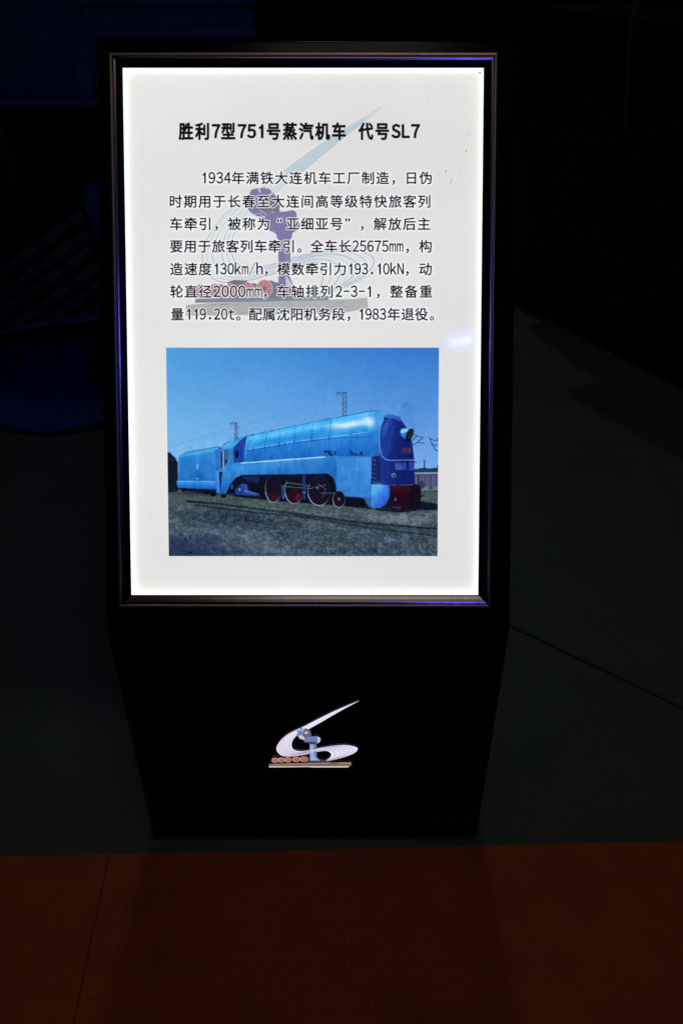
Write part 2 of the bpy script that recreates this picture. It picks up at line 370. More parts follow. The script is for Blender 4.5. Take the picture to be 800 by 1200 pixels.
g.poly(w2([(180, 690), (205, 682), (255, 684), (258, 698), (190, 704)]), wm_dark, POFF + .0003)
g.poly(w2([(26, 776), (120, 768), (540, 756), (640, 754), (704, 748), (709, 786), (690, 792), (610, 806), (400, 812), (26, 816)]), wm_stone, POFF + .0002)
for k in range(130):
    x = rr.uniform(30, 690); y = rr.uniform(772, 808) - (x/700)*14; L = rr.uniform(6, 40)
    g.poly(w2([(x, y), (min(x + L, 705), y - 1), (min(x + L*.8, 703), y + rr.uniform(1, 5)), (x + L*.2, y + rr.uniform(2, 5))]), rr.choice([wm_stone2, wm_stone3, wm_stone, wm_red] if k % 9 == 0 else [wm_stone2, wm_stone3, wm_stone]), POFF + .00028)
g.build('watermark', panel)

# ------------------------------------------------------------ lettering
_gc = {}
ONE = (np.array([(.30, 0), (.40, 0), (.40, .73), (.325, .73), (.30, .665), (.25, .62), (.17, .595), (.17, .515), (.235, .53), (.30, .565)]), [(0, 1, 2, 9), (9, 2, 3, 4), (9, 4, 5), (9, 5, 8), (5, 6, 7, 8)])
def glyph(ch):
    """outline of one character; Latin ones come from the wide forms of the same CJK face"""
    if ch == '1': return ONE
    if ch not in _gc:
        c = bpy.data.curves.new('glyph', 'FONT'); c.body = chr(ord(ch) + 0xFEE0) if ch.isascii() else ch; c.size = 1; c.resolution_u = 3
        o = bpy.data.objects.new('glyph', c); COL.objects.link(o); bpy.context.view_layer.update()
        m = o.evaluated_get(bpy.context.evaluated_depsgraph_get()).to_mesh()
        V = np.array([v.co[:2] for v in m.vertices]); Fc = [tuple(p.vertices) for p in m.polygons]
        o.to_mesh_clear(); bpy.data.objects.remove(o); bpy.data.curves.remove(c)
        _gc[ch] = (V, Fc)
    return _gc[ch]
WIDE_PUNCT = '，。“”'
def place_run(acc, x, y, text, pitch, half, sx, sy, off, voff, dsx, dsy, dbase):
    V, Fc = acc
    for ch in text:
        if ch == ' ': x += half; continue
        G, gf = glyph(ch); lo, hi = G.min(0), G.max(0)
        if ch in WIDE_PUNCT:
            if ch == '“': cx, s1, s2 = x + 8.6 - (lo[0]+hi[0])/2*sx, sx, sy; yb = y + .30*sy
            elif ch == '”': cx, s1, s2 = x + 3.0 - (lo[0]+hi[0])/2*sx, sx, sy; yb = y + .30*sy
            else: cx, s1, s2 = x + 3.2 - (lo[0]+hi[0])/2*sx, sx*.95, sy*.95; yb = y + .40*sy
            adv = pitch
        elif ord(ch) > 0x2000:
            cx, s1, s2 = x + 7.1*sx/16.2 - .5*sx, sx, sy; yb = y + .38*sy; adv = pitch
        else:
            gw = hi[0] - lo[0]; s1 = min(dsx, half*.84/gw); s2 = dsy; adv = half
            if ch in '.': s1 = dsx
            if ch == '-': s1 = half*.72/gw
            cx = x + half/2 - .5 - (lo[0]+hi[0])/2*s1; yb = y + dbase
        rad, cnt = off                              # stroke weight: copies shifted round a small circle, each a hair higher
        for c in range(cnt):
            dx, dy = (rad*math.cos(2*math.pi*c/cnt + .4), rad*math.sin(2*math.pi*c/cnt + .4)) if cnt > 1 else (0, 0); b = len(V)
            for q in G: V.append(head(cx + q[0]*s1 + dx, yb - q[1]*s2 + dy, voff + c*.000012))
            Fc += [tuple(b + k for k in f) for f in gf]
        x += adv
ROWS = [(208.5, [(235.3, '1934', 0, 9.1), (272, '年满铁大连机车工厂制造，日伪', 16.9, 9)]),
        (236.0, [(199, '时期用于长春至大连间高等级特快旅客列', 17.12, 9)]),
        (262.3, [(199.6, '车牵引，被称为“亚细亚号”，解放后主', 17.05, 9)]),
        (288.6, [(199.8, '要用于旅客列车牵引。全车长', 16.45, 9), (412.8, '25675mm', 0, 8.65), (474.2, '，构', 17.2, 9)]),
        (315.2, [(200, '造速度', 16.8, 9), (249.8, '130km/h', 0, 8.45), (309, '，模数牵引力', 16.5, 9), (407, '193.10kN', 0, 8.35), (474, '，动', 17.3, 9)]),
        (341.6, [(200.2, '轮直径', 16.7, 9), (250, '2000mm', 0, 9.7), (307.8, '，车轴排列', 17.0, 9), (393, '2-3-1', 0, 8.9), (440, '，整备重', 17.3, 9)]),
        (368.2, [(201, '量', 16, 9), (217.5, '119.20t', 0, 8.35), (276.2, '。', 16, 9), (292.2, '配属沈阳机务段，', 16.2, 9), (419.5, '1983', 0, 8.4), (454.2, '年退役。', 16.2, 9)])]
M_ink = film('black_ink', (16, 18, 26), 1.0); M_halo = film('white_ink_outline', (231, 231, 232), 1.0)
def body(off, voff, name, m):
    acc = ([], [])
    for y, runs in ROWS:
        for x, t, p, h in runs: place_run(acc, x, y, t, p, h, 15.9, 15.9, off, voff, 15.0, 17.4, 6.2)
    return mesh_obj(name, acc[0], acc[1], m, panel)
body((.27, 7), POFF + .0010, 'paragraph_text', M_ink)
body((1.15, 14), POFF + .0006, 'text_outline', M_halo)
acc = ([], [])
for x, t, p, h in ((210.6, '胜利', 19.2, 10), (248.6, '7', 0, 10.5), (260, '型', 19, 10), (278.6, '751', 0, 11.2), (313, '号蒸汽机车', 19.1, 10), (421, '代号', 19.1, 10), (458.6, 'SL7', 0, 11.4)):
    place_run(acc, x, 153.8, t, p, h, 17.2, 21.0, (.78, 12), POFF + .0010, 17.5, 20.6, 7.4)
mesh_obj('title_text', acc[0], acc[1], M_ink, panel)
# scuffs on the film
g = Flat(head); M_scuff = film('grey_scuff', (120, 120, 122), 1.0)
for pts, wd in (([(545, 156), (549, 157.5), (551, 160)], .35), ([(545.5, 176), (546, 178.5)], .9), ([(521.6, 199), (522.3, 202)], .8), ([(538, 199.5), (538.4, 201)], .7), ([(528.6, 209), (528, 213), (527.4, 217)], .5), ([(500, 115), (501, 116)], .7), ([(176, 603.4), (178, 605)], .5), ([(560.5, 84.5), (563, 84.8), (563, 87)], 1.8)):
    g = Flat(head); g.ribbon(pts, wd, M_scuff, POFF + .0004); g.build('scuff_mark', panel)

# ------------------------------------------------------------ the printed photograph of the blue engine
X0, Y0, PW, PH, SSF = 192.0, 405.0, 324, 250, 5
H_, W_ = PH*SSF, PW*SSF
IMG = np.zeros((H_, W_, 3)); YY, XX = np.mgrid[0:H_, 0:W_]; PX = X0 + (XX + .5)/SSF; PY = Y0 + (YY + .5)/SSF
def vnoise(sx, sy, seed, octs=4):
    r = np.random.default_rng(seed); out = np.zeros((H_, W_)); amp = 1; tot = 0
    for o in range(octs):
        gx, gy = max(2, int(PW/sx)+2), max(2, int(PH/sy)+2); G = r.random((gy, gx))
        u = np.linspace(0, gx-1.001, W_); v = np.linspace(0, gy-1.001, H_)
        iu, iv = u.astype(int), v.astype(int); fu, fv = u-iu, v-iv; fu = fu*fu*(3-2*fu); fv = (fv*fv*(3-2*fv))[:, None]
        A = G[iv][:, iu]*(1-fu) + G[iv][:, iu+1]*fu; B = G[iv+1][:, iu]*(1-fu) + G[iv+1][:, iu+1]*fu
        out += amp*(A*(1-fv) + B*fv); tot += amp; amp *= .6; sx /= 2; sy /= 2
    return out/tot
def pip(pts, bx):
    y0, y1, x0, x1 = bx; x = PX[y0:y1, x0:x1]; y = PY[y0:y1, x0:x1]; ins_ = np.zeros(x.shape, bool)
    for i in range(len(pts)):
        (ax, ay), (bx_, by) = pts[i], pts[i-1]
        if ay == by: continue
        ins_ ^= ((ay > y) != (by > y)) & (x < (bx_-ax)*(y-ay)/(by-ay) + ax)
    return ins_
def draw(pts, c, c2=None, axis=None, a=1.0):
    xs = [p[0] for p in pts]; ys = [p[1] for p in pts]
    x0 = max(0, int((min(xs)-X0)*SSF)-1); x1 = min(W_, int((max(xs)-X0)*SSF)+2); y0 = max(0, int((min(ys)-Y0)*SSF)-1); y1 = min(H_, int((max(ys)-Y0)*SSF)+2)
    if x1 <= x0 or y1 <= y0: return
    k = pip(pts, (y0, y1, x0, x1)); sub = IMG[y0:y1, x0:x1]; c = np.array(c, float)
    if c2 is None: colr = np.broadcast_to(c, sub.shape)
    else:
        (ax, ay), (bx_, by) = axis; d = np.array([bx_-ax, by-ay]); t = np.clip(((PX[y0:y1, x0:x1]-ax)*d[0] + (PY[y0:y1, x0:x1]-ay)*d[1])/(d@d), 0, 1)[..., None]
        colr = c*(1-t) + np.array(c2, float)*t
    sub[k] = sub[k]*(1-a) + colr[k]*a
def line(pts, wd, c, a=1.0):
    for p, q in zip(pts, pts[1:]):
        p, q = np.array(p, float), np.array(q, float); d = q-p; L = np.linalg.norm(d)
        if L < 1e-6: continue
        d /= L; n = np.array([-d[1], d[0]])*wd/2; e = d*wd*.15
        draw([tuple(p-e+n), tuple(q+e+n), tuple(q+e-n), tuple(p-e-n)], c, a=a)
def glow(cx, cy, rx, ry, c, a, rot=0.0):
    dx, dy = PX-cx, PY-cy; u = dx*math.cos(rot)+dy*math.sin(rot); v = -dx*math.sin(rot)+dy*math.cos(rot)
    k = (a*np.exp(-((u/rx)**2 + (v/ry)**2)))[..., None]; IMG[:] = IMG*(1-k) + np.array(c, float)*k
# sky
t = np.clip((PY-407)/150, 0, 1)[..., None]; s_ = np.clip((PX-194)/320, 0, 1)[..., None]
IMG[:] = (np.array((86, 162, 222))*(1-s_) + np.array((56, 122, 204))*s_)*(1-t) + (np.array((146, 200, 240))*(1-s_) + np.array((132, 180, 236))*s_)*t
IMG += ((vnoise(60, 50, 5) - .5)*10)[..., None]
wire = (92, 138, 196)
line([(197, 524), (268, 502), (281, 499), (340, 482), (394, 465), (450, 456), (514, 441)], .45, wire, .8)
line([(276, 496), (292, 510)], .4, wire, .8); line([(484, 497), (514, 492)], .4, wire, .7); line([(484, 504), (514, 498)], .4, wire, .7); line([(484, 521), (514, 520)], .35, wire, .7); line([(486, 520), (508, 546)], .35, wire, .7)
mast = (62, 72, 112)
def mastd(x, y0, y1, w0, arm):
    line([(x-w0/2, y0), (x-w0/2-.4, y1)], .7, mast); line([(x+w0/2, y0), (x+w0/2+.4, y1)], .7, mast); n = int((y1-y0)/2.6)
    for k in range(n):
        ya, yb = y0+(y1-y0)*k/n, y0+(y1-y0)*(k+1)/n; s = 1 if k % 2 else -1; line([(x-s*w0/2, ya), (x+s*w0/2, yb)], .55, mast)
    line([(x+w0/2, y0), (x-arm, y0+.5)], .8, mast); line([(x-arm, y0), (x-arm, y0+4)], .7, mast); line([(x-arm+1, y0+1), (x-w0/2, y0+3.5)], .5, mast)
mastd(276.6, 494.5, 514, 2.2, 6.5); mastd(403.2, 459, 487, 3.6, 8.6)
pan = (40, 48, 92)
for pl in ([(484.5, 508), (488, 509.5), (495.5, 512), (485, 519.5), (481, 520.5)], [(488, 510), (483, 515)], [(488, 517.5), (497, 518)], [(502.5, 512), (507, 514.5), (512, 515.5)], [(503, 513), (510, 526.5), (513, 527)], [(505, 520), (513, 520.5)], [(511, 512), (513.5, 516)]): line(pl, .9, pan)
# far right: trees, stack, wall
draw([(484, 549), (490, 548), (496, 547), (503, 548), (509, 547), (515, 548), (515, 556), (484, 556)], (36, 62, 74)); line([(497.2, 538), (497.2, 549)], 1.6, (44, 48, 84)); line([(512.6, 544), (512.6, 556)], 1.5, (52, 36, 66))
draw([(484, 553.2), (515, 552.8), (515, 572), (484, 573)], (96, 92, 122)); line([(484, 553.6), (515, 553.2)], 1.5, (160, 180, 206)); line([(484, 555.4), (515, 555)], .8, (50, 50, 76))
for x, w_ in ((490.5, 1.6), (498.5, .6), (504.5, .8), (511, .6)): line([(x, 555), (x, 572)], w_, (44, 42, 64))
draw([(486, 571), (515, 569), (515, 576), (486, 577)], (112, 124, 142))
draw(ell(494, 567, 3.5, 5), (48, 66, 76)); draw(ell(505, 571, 3, 2), (70, 84, 96))
# ground
gnd = (PY > 573.5 + .0*PX)
n1 = vnoise(40, 12, 1, 6); n2 = vnoise(9, 4.5, 2, 5); n3 = vnoise(2.6, 1.5, 3, 2); n4 = vnoise(1.6, 2.6, 9, 1)
t = np.clip((PY-574)/78, 0, 1)[..., None]
G = np.array((76, 88, 84))*(1-t) + np.array((52, 70, 86))*t
G = G + ((n1-.5)*34)[..., None]*np.array((1, .95, .85)) + ((n2-.5)*20)[..., None]*np.array((1, 1, .95)) + ((n3-.5)*30)[..., None] + ((n4-.5)*24)[..., None]
IMG[gnd] = G[gnd]
glow(285, 608, 56, 9, (24, 36, 56), .75, .10); glow(240, 603, 32, 7, (34, 46, 70), .55, 0.05); glow(222, 641, 60, 14, (34, 48, 78), .85, .12); glow(205, 652, 40, 14, (36, 52, 86), .7)
glow(300, 632, 60, 6, (112, 122, 134), .34, .22); glow(330, 646, 48, 6, (112, 112, 128), .36, .1); glow(245, 622, 34, 4, (98, 112, 130), .36, -.05)
glow(385, 640, 46, 12, (34, 62, 62), .45, -.1); glow(470, 648, 50, 10, (46, 62, 80), .4); glow(440, 632, 42, 6, (76, 86, 104), .3)
glow(470, 606, 50, 5, (118, 120, 128), .55, .07); glow(400, 600, 70, 4, (88, 100, 98), .4, .1); glow(215, 584, 28, 5, (92, 100, 96), .5, .05); glow(310, 597, 40, 4, (78, 92, 92), .4, .13)
g2 = np.clip((n2*n3*4.2-.75), 0, 1)[..., None]*np.clip((PY-586)/12, 0, 1)[..., None]; IMG[:] = np.where(gnd[..., None], IMG + g2*np.array((26, 28, 32)), IMG)
# second track
trk = (22, 26, 40)
def track(pts, wd, c, a): line(pts, wd, c, a)
track([(218, 586.5), (260, 590.5), (340, 600.5), (430, 612.5), (515, 619.5)], 2.6, trk, .9); track([(243, 589), (330, 599.2), (430, 611), (515, 617.8)], .5, (96, 104, 116), .6)
track([(228, 591), (300, 600), (360, 606), (430, 617.5), (515, 628)], 2.2, trk, .75); track([(300, 599), (430, 616.2), (515, 626.4)], .45, (86, 96, 108), .45)
draw([(330, 601), (515, 621), (515, 626), (420, 615)], (40, 50, 62), a=.45)
for k in range(16):
    x = 300 + k*13.5; y = 598 + (x-300)*.117; line([(x, y), (x+6, y+4.5)], 1.3, (48, 54, 68) if k % 3 else (104, 112, 124), .5)
rg = random.Random(11)
for k in range(2600):
    x = rg.uniform(195, 514); y = rg.uniform(592, 652); l = rg.uniform(1.2, 4.2)*(.5 + (y-590)/60); aa = rg.uniform(-1.2, 1.2); v = rg.choice((-1, 1, 1))
    c = rg.choice(((140, 148, 142), (128, 124, 104), (96, 116, 98))) if v > 0 else (22, 34, 38)
    line([(x, y), (x + l*math.sin(aa)*.7, y - l*math.cos(aa)*.8)], rg.uniform(.35, .75), c, rg.uniform(.25, .7)*(.45 if x < 270 and y > 615 else 1))
glow(210, 648, 48, 13, (36, 50, 80), .6, .1); line([(298, 619), (302, 629)], .6, (130, 140, 146), .8); line([(384, 641), (392, 646)], .7, (140, 150, 154), .8); line([(448, 640), (444, 646)], .7, (140, 150, 154), .8)
draw(ell(217, 632, 1.6, .9), (12, 14, 26)); draw(ell(223, 647.5, 3, 1.0), (14, 16, 28)); draw(ell(219, 649, 1.6, .7), (14, 16, 28))
# far dark engine at the left
draw([(194, 530), (199, 529), (203, 533.5), (205, 535), (208.5, 541), (209.5, 575), (194, 577)], (24, 26, 42)); draw([(195, 536), (204, 536), (206, 539), (195, 540)], (44, 44, 62), a=.6)
# shadow under the train
draw([(200, 573), (258, 574), (300, 584), (436, 593), (440, 597), (470, 600), (494, 597), (515, 597), (515, 590), (490, 586), (440, 560), (262, 560)], (18, 22, 40)); glow(470, 597, 22, 3, (16, 20, 32), .6); glow(505, 593, 12, 3, (20, 26, 36), .7); glow(235, 577, 30, 3, (20, 26, 40), .6)
# tender
draw([(209.3, 566), (209.5, 536), (211, 532), (217, 529.3), (256, 522.6), (259, 523), (259, 573), (209, 571)], (50, 142, 214), (32, 104, 190), ((230, 528), (232, 565)))
draw([(216, 529.8), (256, 522.8), (256, 527.5), (211, 535.5), (212, 531.5)], (74, 176, 236), a=.8); line([(217, 529.2), (256, 522.6)], .7, (34, 70, 130))
draw([(207.3, 562.5), (254, 563), (254, 572.5), (209, 570.5), (207.6, 567)], (66, 160, 232), (30, 92, 190), ((230, 563), (230, 572))); line([(208, 563), (253, 563.4)], .5, (130, 200, 246), .8)
for x in (213, 221, 229, 238, 247): draw(ell(x, 563.2, .5, .4), (170, 214, 250))
line([(231.4, 542.5), (230.4, 545), (231.4, 547), (230.4, 549)], .5, (180, 222, 246)); line([(231.4, 542.5), (232.6, 545), (231.6, 547), (232.8, 549)], .5, (180, 222, 246)); line([(229.8, 560.2), (233, 560.2)], .8, (170, 214, 244))
for x in (222, 240): line([(x, 533), (x, 562)], .3, (40, 116, 200), .5)
draw([(212, 571), (252, 573), (258, 578), (240, 578), (214, 574)], (20, 24, 44)); 
for x, y in ((216, 573.5), (243, 577), (250, 579), (262, 580.5)): draw(ell(x, y, 3.6, 2.6), (12, 14, 26)); line([(x-3, y+1.4), (x, y+2.6), (x+3, y+1.4)], .5, (70, 84, 110), .7)
# cab
draw([(251.5, 527), (259, 525), (273.5, 524), (274, 545), (264, 578), (254, 577), (252, 560)], (54, 132, 212))
draw([(251.8, 527), (257, 525.5), (257, 552), (253, 551)], (44, 104, 188)); draw([(256.5, 551), (261, 551), (261, 577), (258, 577)], (22, 40, 92)); line([(255.4, 551), (256.4, 575)], .9, (104, 176, 238), .8)
draw([(258.4, 528), (260.8, 528), (260.8, 548), (258.4, 548.5)], (32, 54, 104)); draw([(260.9, 527), (262.6, 527), (262.6, 549), (261, 549)], (124, 176, 214)); draw([(263, 527.4), (266.6, 527), (266.6, 540), (263, 546)], (26, 44, 92))
draw([(264.2, 528), (266, 528), (266, 537.5), (264.2, 538)], (78, 126, 172)); draw([(267.6, 526.8), (272.2, 526.4), (272.2, 537.6), (267.6, 538)], (84, 134, 184)); line([(267.4, 526.4), (267.4, 538.4), (272.6, 538)], .4, (34, 78, 150))
draw([(258.6, 525.2), (262.6, 520), (269, 516.2), (276, 513.3), (289.5, 509.2), (282, 515), (275.6, 521.6), (273, 524.6)], (78, 182, 226), (52, 150, 220), ((266, 516), (280, 520)))
line([(258.2, 525), (262.4, 519.8), (269, 515.8)], .8, (40, 60, 110)); line([(275.8, 513.2), (278, 512.4)], 1.1, (30, 40, 80)); line([(256, 524), (259.4, 524.8)], 1.2, (30, 44, 86))
draw(ell(266.5, 549, 1.5, .7), (160, 206, 240)); draw(ell(262, 548, .9, .6), (150, 196, 236)); draw(ell(269, 549.4, .8, .7), (150, 200, 240))
# boiler casing
top = [(288, 510.4), (295, 509), (320, 503.2), (345, 498.2), (370, 493), (395, 488.2), (415, 484.2), (428, 481), (437, 480), (443, 481), (448.6, 485.4), (449, 492), (446, 497), (444, 505), (444.4, 524), (446, 532), (434, 535)]
draw(top + [(381, 534), (284.6, 542), (285.6, 528)], (62, 178, 242), (36, 124, 208), ((352, 499), (358, 531)))
draw([(289.6, 526.6), (345, 517), (390, 511.5), (441, 504.6), (444.5, 524), (446, 533), (381, 534), (284.6, 542)], (46, 132, 214), (32, 108, 194), ((360, 516), (362, 536)))
draw([(288, 511), (320, 504.4), (370, 494.2), (415, 485.4), (437, 481), (441, 483.5), (400, 492), (345, 503.5), (300, 513), (288, 516)], (96, 200, 248), a=.40)
line([(289, 510.2), (320, 503.4), (345, 498.4), (370, 493.1), (395, 488.3)], .5, (26, 62, 120), .9); line([(395, 488.3), (415, 484.2), (437, 480), (444, 481.4)], .7, (34, 58, 110), .9)
glow(412, 496, 23, 4.2, (240, 252, 255), .95, -.17); glow(432, 493, 5, 7.5, (242, 252, 255), .95, -.55); glow(396, 496.5, 7, 2.2, (220, 244, 252), .7, -.15); glow(367, 500, 5, 2.4, (176, 228, 250), .6); glow(330, 507, 50, 2.6, (120, 218, 252), .7, -.2); glow(330, 514, 40, 2.0, (30, 104, 190), .4, -.17); glow(385, 497.5, 12, 2, (190, 234, 250), .5, -.2)
draw([(436, 480.4), (443, 481.4), (448.2, 485.6), (448.6, 491), (444, 499), (441, 503), (438, 488)], (74, 158, 226), a=.75)
line([(425, 487.2), (434, 486)], .45, (50, 110, 180), .8); line([(395, 495.6), (405, 494.8)], .4, (60, 120, 190), .7); draw(ell(418.5, 500, .6, .5), (50, 100, 160)); draw(ell(407, 497, .5, .5), (60, 110, 170))
# hand rails and panel joints
line([(289.6, 525.9), (310, 522.4), (345, 516.6), (390, 510.8), (430, 505.6)], .7, (150, 216, 250), .8); line([(289.6, 527.4), (310, 524), (345, 518), (390, 512.5), (435, 510.8)], .75, (30, 78, 164), .9)
for x, ya, yb in ((296.5, 523, 541), (310.2, 508, 534), (326.4, 505.5, 539), (344, 500, 538), (364, 496, 533), (385.4, 492, 531), (410.6, 505, 530)):
    line([(x + 2.2, ya), (x + .6, (ya+yb)/2 - 4), (x, yb)], .5, (24, 84, 164), .9)
for x, y in ((289.8, 526.4), (296.6, 525.4), (310.4, 523), (326.6, 519.8), (334, 519), (344.2, 516.6), (364, 513.2), (367, 514.8), (385.4, 512), (410, 508.6)): line([(x, y-1.5), (x, y+1.5)], .9, (24, 62, 132))
line([(333, 507), (336, 505.6), (338.4, 507), (335, 508.4), (333, 507)], .4, (50, 120, 190)); line([(332, 527.6), (336.6, 526.8), (334, 530), (332, 527.6)], .4, (46, 108, 190), .8); line([(317, 504), (319, 503.6)], 1.1, (30, 60, 110)); line([(338, 499.5), (342, 499)], 1.0, (80, 120, 170), .8); line([(293, 509), (297, 508.6)], 1.2, (40, 70, 120)); line([(291, 517), (293, 513.5), (293, 517.4), (296.5, 513)], .5, (40, 110, 190))
line([(399, 514), (399, 524)], .45, (40, 100, 186)); line([(402, 515), (402, 524), (406, 524)], .4, (40, 110, 190)); line([(398, 524.2), (441, 523.4)], .35, (40, 110, 196), .7); line([(441.6, 504), (442.6, 530)], .5, (46, 114, 194), .8); draw(ell(442, 522, .8, 1.4), (26, 60, 130))
draw([(310, 536), (322, 530), (320, 538)], (34, 96, 184), a=.5)
# cab front wall with oval window
draw([(273.4, 524.4), (276, 521.2), (281.6, 515), (290, 509.3), (287.6, 518), (286.2, 530), (285.8, 540.8), (273.6, 542)], (42, 62, 150), (34, 76, 170), ((284, 512), (278, 542))); draw(ell(277.6, 531.4, 2.1, 5), (16, 20, 52)); draw(ell(279.4, 520.6, 1.0, 1.2), (26, 36, 90))
# running board, lower skirt and front apron
draw([(253.8, 552), (273.6, 541.8), (285, 541.6), (381, 534.2), (382.2, 532.7), (434.4, 533.4), (434.8, 566), (435.4, 593.5), (431.4, 590), (427.6, 583.6), (422, 582.2), (394.4, 580.6), (393.6, 567), (390.6, 558), (384.4, 553.6), (340, 554.6), (282, 555.4), (276, 558.4), (270, 566), (264, 577.8), (258, 577.4), (261, 552)], (62, 148, 220), (36, 104, 186), ((340, 536), (345, 560)))
draw([(394, 536), (434, 535), (434.6, 582), (424, 581.5), (395, 580)], (66, 148, 222), (90, 168, 232), ((396, 560), (434, 548)), a=.6)
line([(282.4, 541.8), (300, 540.6), (381, 534.4)], 1.5, (178, 224, 248)); line([(282.4, 542.9), (381, 535.6)], .5, (40, 100, 180), .7)
line([(281, 555.7), (340, 554.9), (384, 553.9), (390.4, 558), (393.4, 567)], .8, (30, 62, 140), .9); line([(264.4, 577), (270.4, 566), (276, 558.7), (282, 555.6)], .6, (100, 176, 236), .8)
for x, a_, b_ in ((292, 542, 555), (302.4, 541, 555), (314.4, 540.5, 555), (329, 539, 554.6), (344, 538, 554.6), (380.4, 535, 553.6), (420.4, 537, 581)): line([(x, a_), (x, b_)], .42, (30, 92, 172), .8)
line([(406.4, 548), (420, 548)], .4, (140, 200, 240), .8); line([(401.6, 566), (420, 566)], .4, (140, 200, 240), .7)
draw([(287, 550), (290, 543), (291, 543), (289, 552)], (50, 134, 214), a=.6)
# fittings on the running board
rg = random.Random(5)
for cx, cy in ((384, 529.6), (390, 530.4), (414, 529.6), (420, 531)):
    for k in range(8): draw(ell(cx + rg.uniform(-4, 4), cy + rg.uniform(-2.4, 2), rg.uniform(.6, 1.7), rg.uniform(.5, 1.4)), (26, 34, 78), a=.9)
line([(380, 532.2), (428, 532.6)], .6, (30, 50, 110), .8)
# motion: dark void, wheels, rods
draw([(270, 566.6), (276.2, 558.9), (282, 556), (384, 554.3), (390, 558.4), (393, 567), (394, 581), (428, 584), (433, 592), (440, 596.5), (400, 592), (330, 587), (282, 582), (264.6, 578.4)], (16, 18, 40), (12, 14, 26), ((320, 558), (322, 588)))
draw([(282, 557.5), (304, 556.8), (304, 566), (290, 563)], (36, 46, 92), a=.7); draw([(278, 570), (284, 566), (290, 567), (291, 574), (304, 578), (304, 580), (276, 578.4), (276, 573)], (48, 88, 176), a=.85); draw(ell(281, 573, 3.2, 4.4), (28, 46, 108)); draw(ell(281, 573, 1.6, 2.2), (90, 140, 214)); draw(ell(272, 569.5, 1.4, 3), (70, 110, 180), a=.7); draw(ell(288.5, 575, 1.3, 1.3), (110, 160, 230), a=.8)
line([(291, 575), (300, 578)], 1.2, (70, 120, 204)); draw([(268, 577), (306, 580.4), (306, 582), (268, 579)], (30, 50, 110), a=.7)
def wheel(cx, cy, rx, ry):
    draw(ell(cx, cy, rx, ry, 40), (20, 18, 34)); draw(ell(cx + .4, cy + ry*.45, rx*.72, ry*.42, 30), (58, 12, 32), a=.45 if cx < 360 else .12)
    for k in range(10):
        a_ = k*.628; line([(cx, cy), (cx + rx*.86*math.cos(a_), cy + ry*.86*math.sin(a_))], .45, (40, 30, 46), .4)
    E_ = ell(cx, cy, rx, ry, 60)
    for k in range(60):
        a_ = 2*math.pi*k/60; s = math.sin(a_); br = .10 + .80*max(0, min(1, (s*.75 + .15 - .5*math.cos(a_))))
        line([E_[k], E_[(k+1) % 60]], 1.15 if s > .3 else .7, (178, 166, 184), br)
wheel(320.6, 571.6, 9.4, 16.4); wheel(344.8, 572.6, 10.8, 17); wheel(374.2, 574.4, 13.4, 17.2)
draw([(346, 584), (349, 578), (352, 578), (349.4, 587)], (140, 16, 36), a=.8); draw(ell(322, 583, 4, 3), (96, 18, 38), a=.6)
for pl, wd in (([(336.6, 564.6), (356, 567.4), (364, 568.6)], .9), ([(331, 569), (366, 571.6)], .8), ([(366, 570.6), (382, 567.4)], .7), ([(376, 577), (392, 577)], .9), ([(372, 566), (382, 572), (378, 582)], .6), ([(332, 570), (337, 564)], 1.3)): line(pl, wd, (110, 140, 150), .75)
draw([(330, 567), (333.4, 570), (333, 584), (330.6, 584)], (42, 84, 160), a=.8); draw([(354.4, 556), (357.6, 556), (358.4, 585), (356, 585)], (36, 68, 142), a=.8); line([(354.6, 576), (358, 576.4)], .9, (110, 160, 210), .8); draw(ell(333, 581, .9, 2.4), (90, 140, 210), a=.6); draw(ell(372, 571, 1.6, 1.6), (90, 120, 130), a=.7)
wheel(397.4, 584.2, 7.2, 9.8); E_ = ell(397.4, 584.2, 7.2, 9.8, 40)
for k in range(40): line([E_[k], E_[(k+1) % 40]], .55, (112, 136, 172), .6 if k < 26 else .2)
draw(ell(397.4, 584, 1.4, 1.8), (110, 130, 160), a=.8); draw(ell(415, 586.5, 9, 3.4), (14, 18, 36))
line([(427.6, 583.8), (430, 589), (434, 593.6), (440, 595.4)], .8, (110, 160, 214), .8)
# nose
draw([(444, 505), (445.4, 497), (448.8, 490), (453, 486), (458.4, 485), (464, 486), (468.6, 489.6), (473, 496), (478, 503), (482.4, 516), (484.6, 532), (485.4, 541), (485.8, 567), (456, 567.6), (436, 567), (436, 534), (444.6, 532.6)], (30, 58, 148), (18, 30, 104), ((444, 520), (476, 524)))
draw([(446, 512), (450, 496), (458, 489), (462, 500), (458, 530), (452, 536), (447, 530)], (36, 70, 166), a=.5); glow(468, 525, 10, 14, (18, 28, 104), .5); glow(452, 500, 3, 10, (76, 132, 214), .45, .3)
draw([(448.6, 490.6), (449.4, 486), (454, 484.4), (461, 485), (468.6, 488), (469.6, 493.6), (463, 490), (455, 489)], (62, 112, 206), (46, 86, 190), ((450, 486), (468, 492))); draw([(448.4, 489.4), (450, 488), (454, 489), (451, 491)], (20, 32, 86))
line([(449, 490), (445.6, 498), (444.2, 508), (444.8, 524), (447, 533), (451.4, 537.4), (456, 538.4), (485, 538)], .95, (110, 176, 238), .9); line([(451.4, 538.6), (456, 539.6), (485.2, 539.2)], .6, (24, 40, 110), .8)
line([(445, 515.4), (449, 517.4)], .8, (24, 36, 96)); line([(484, 539.4), (487.8, 541)], 1.0, (40, 52, 96))
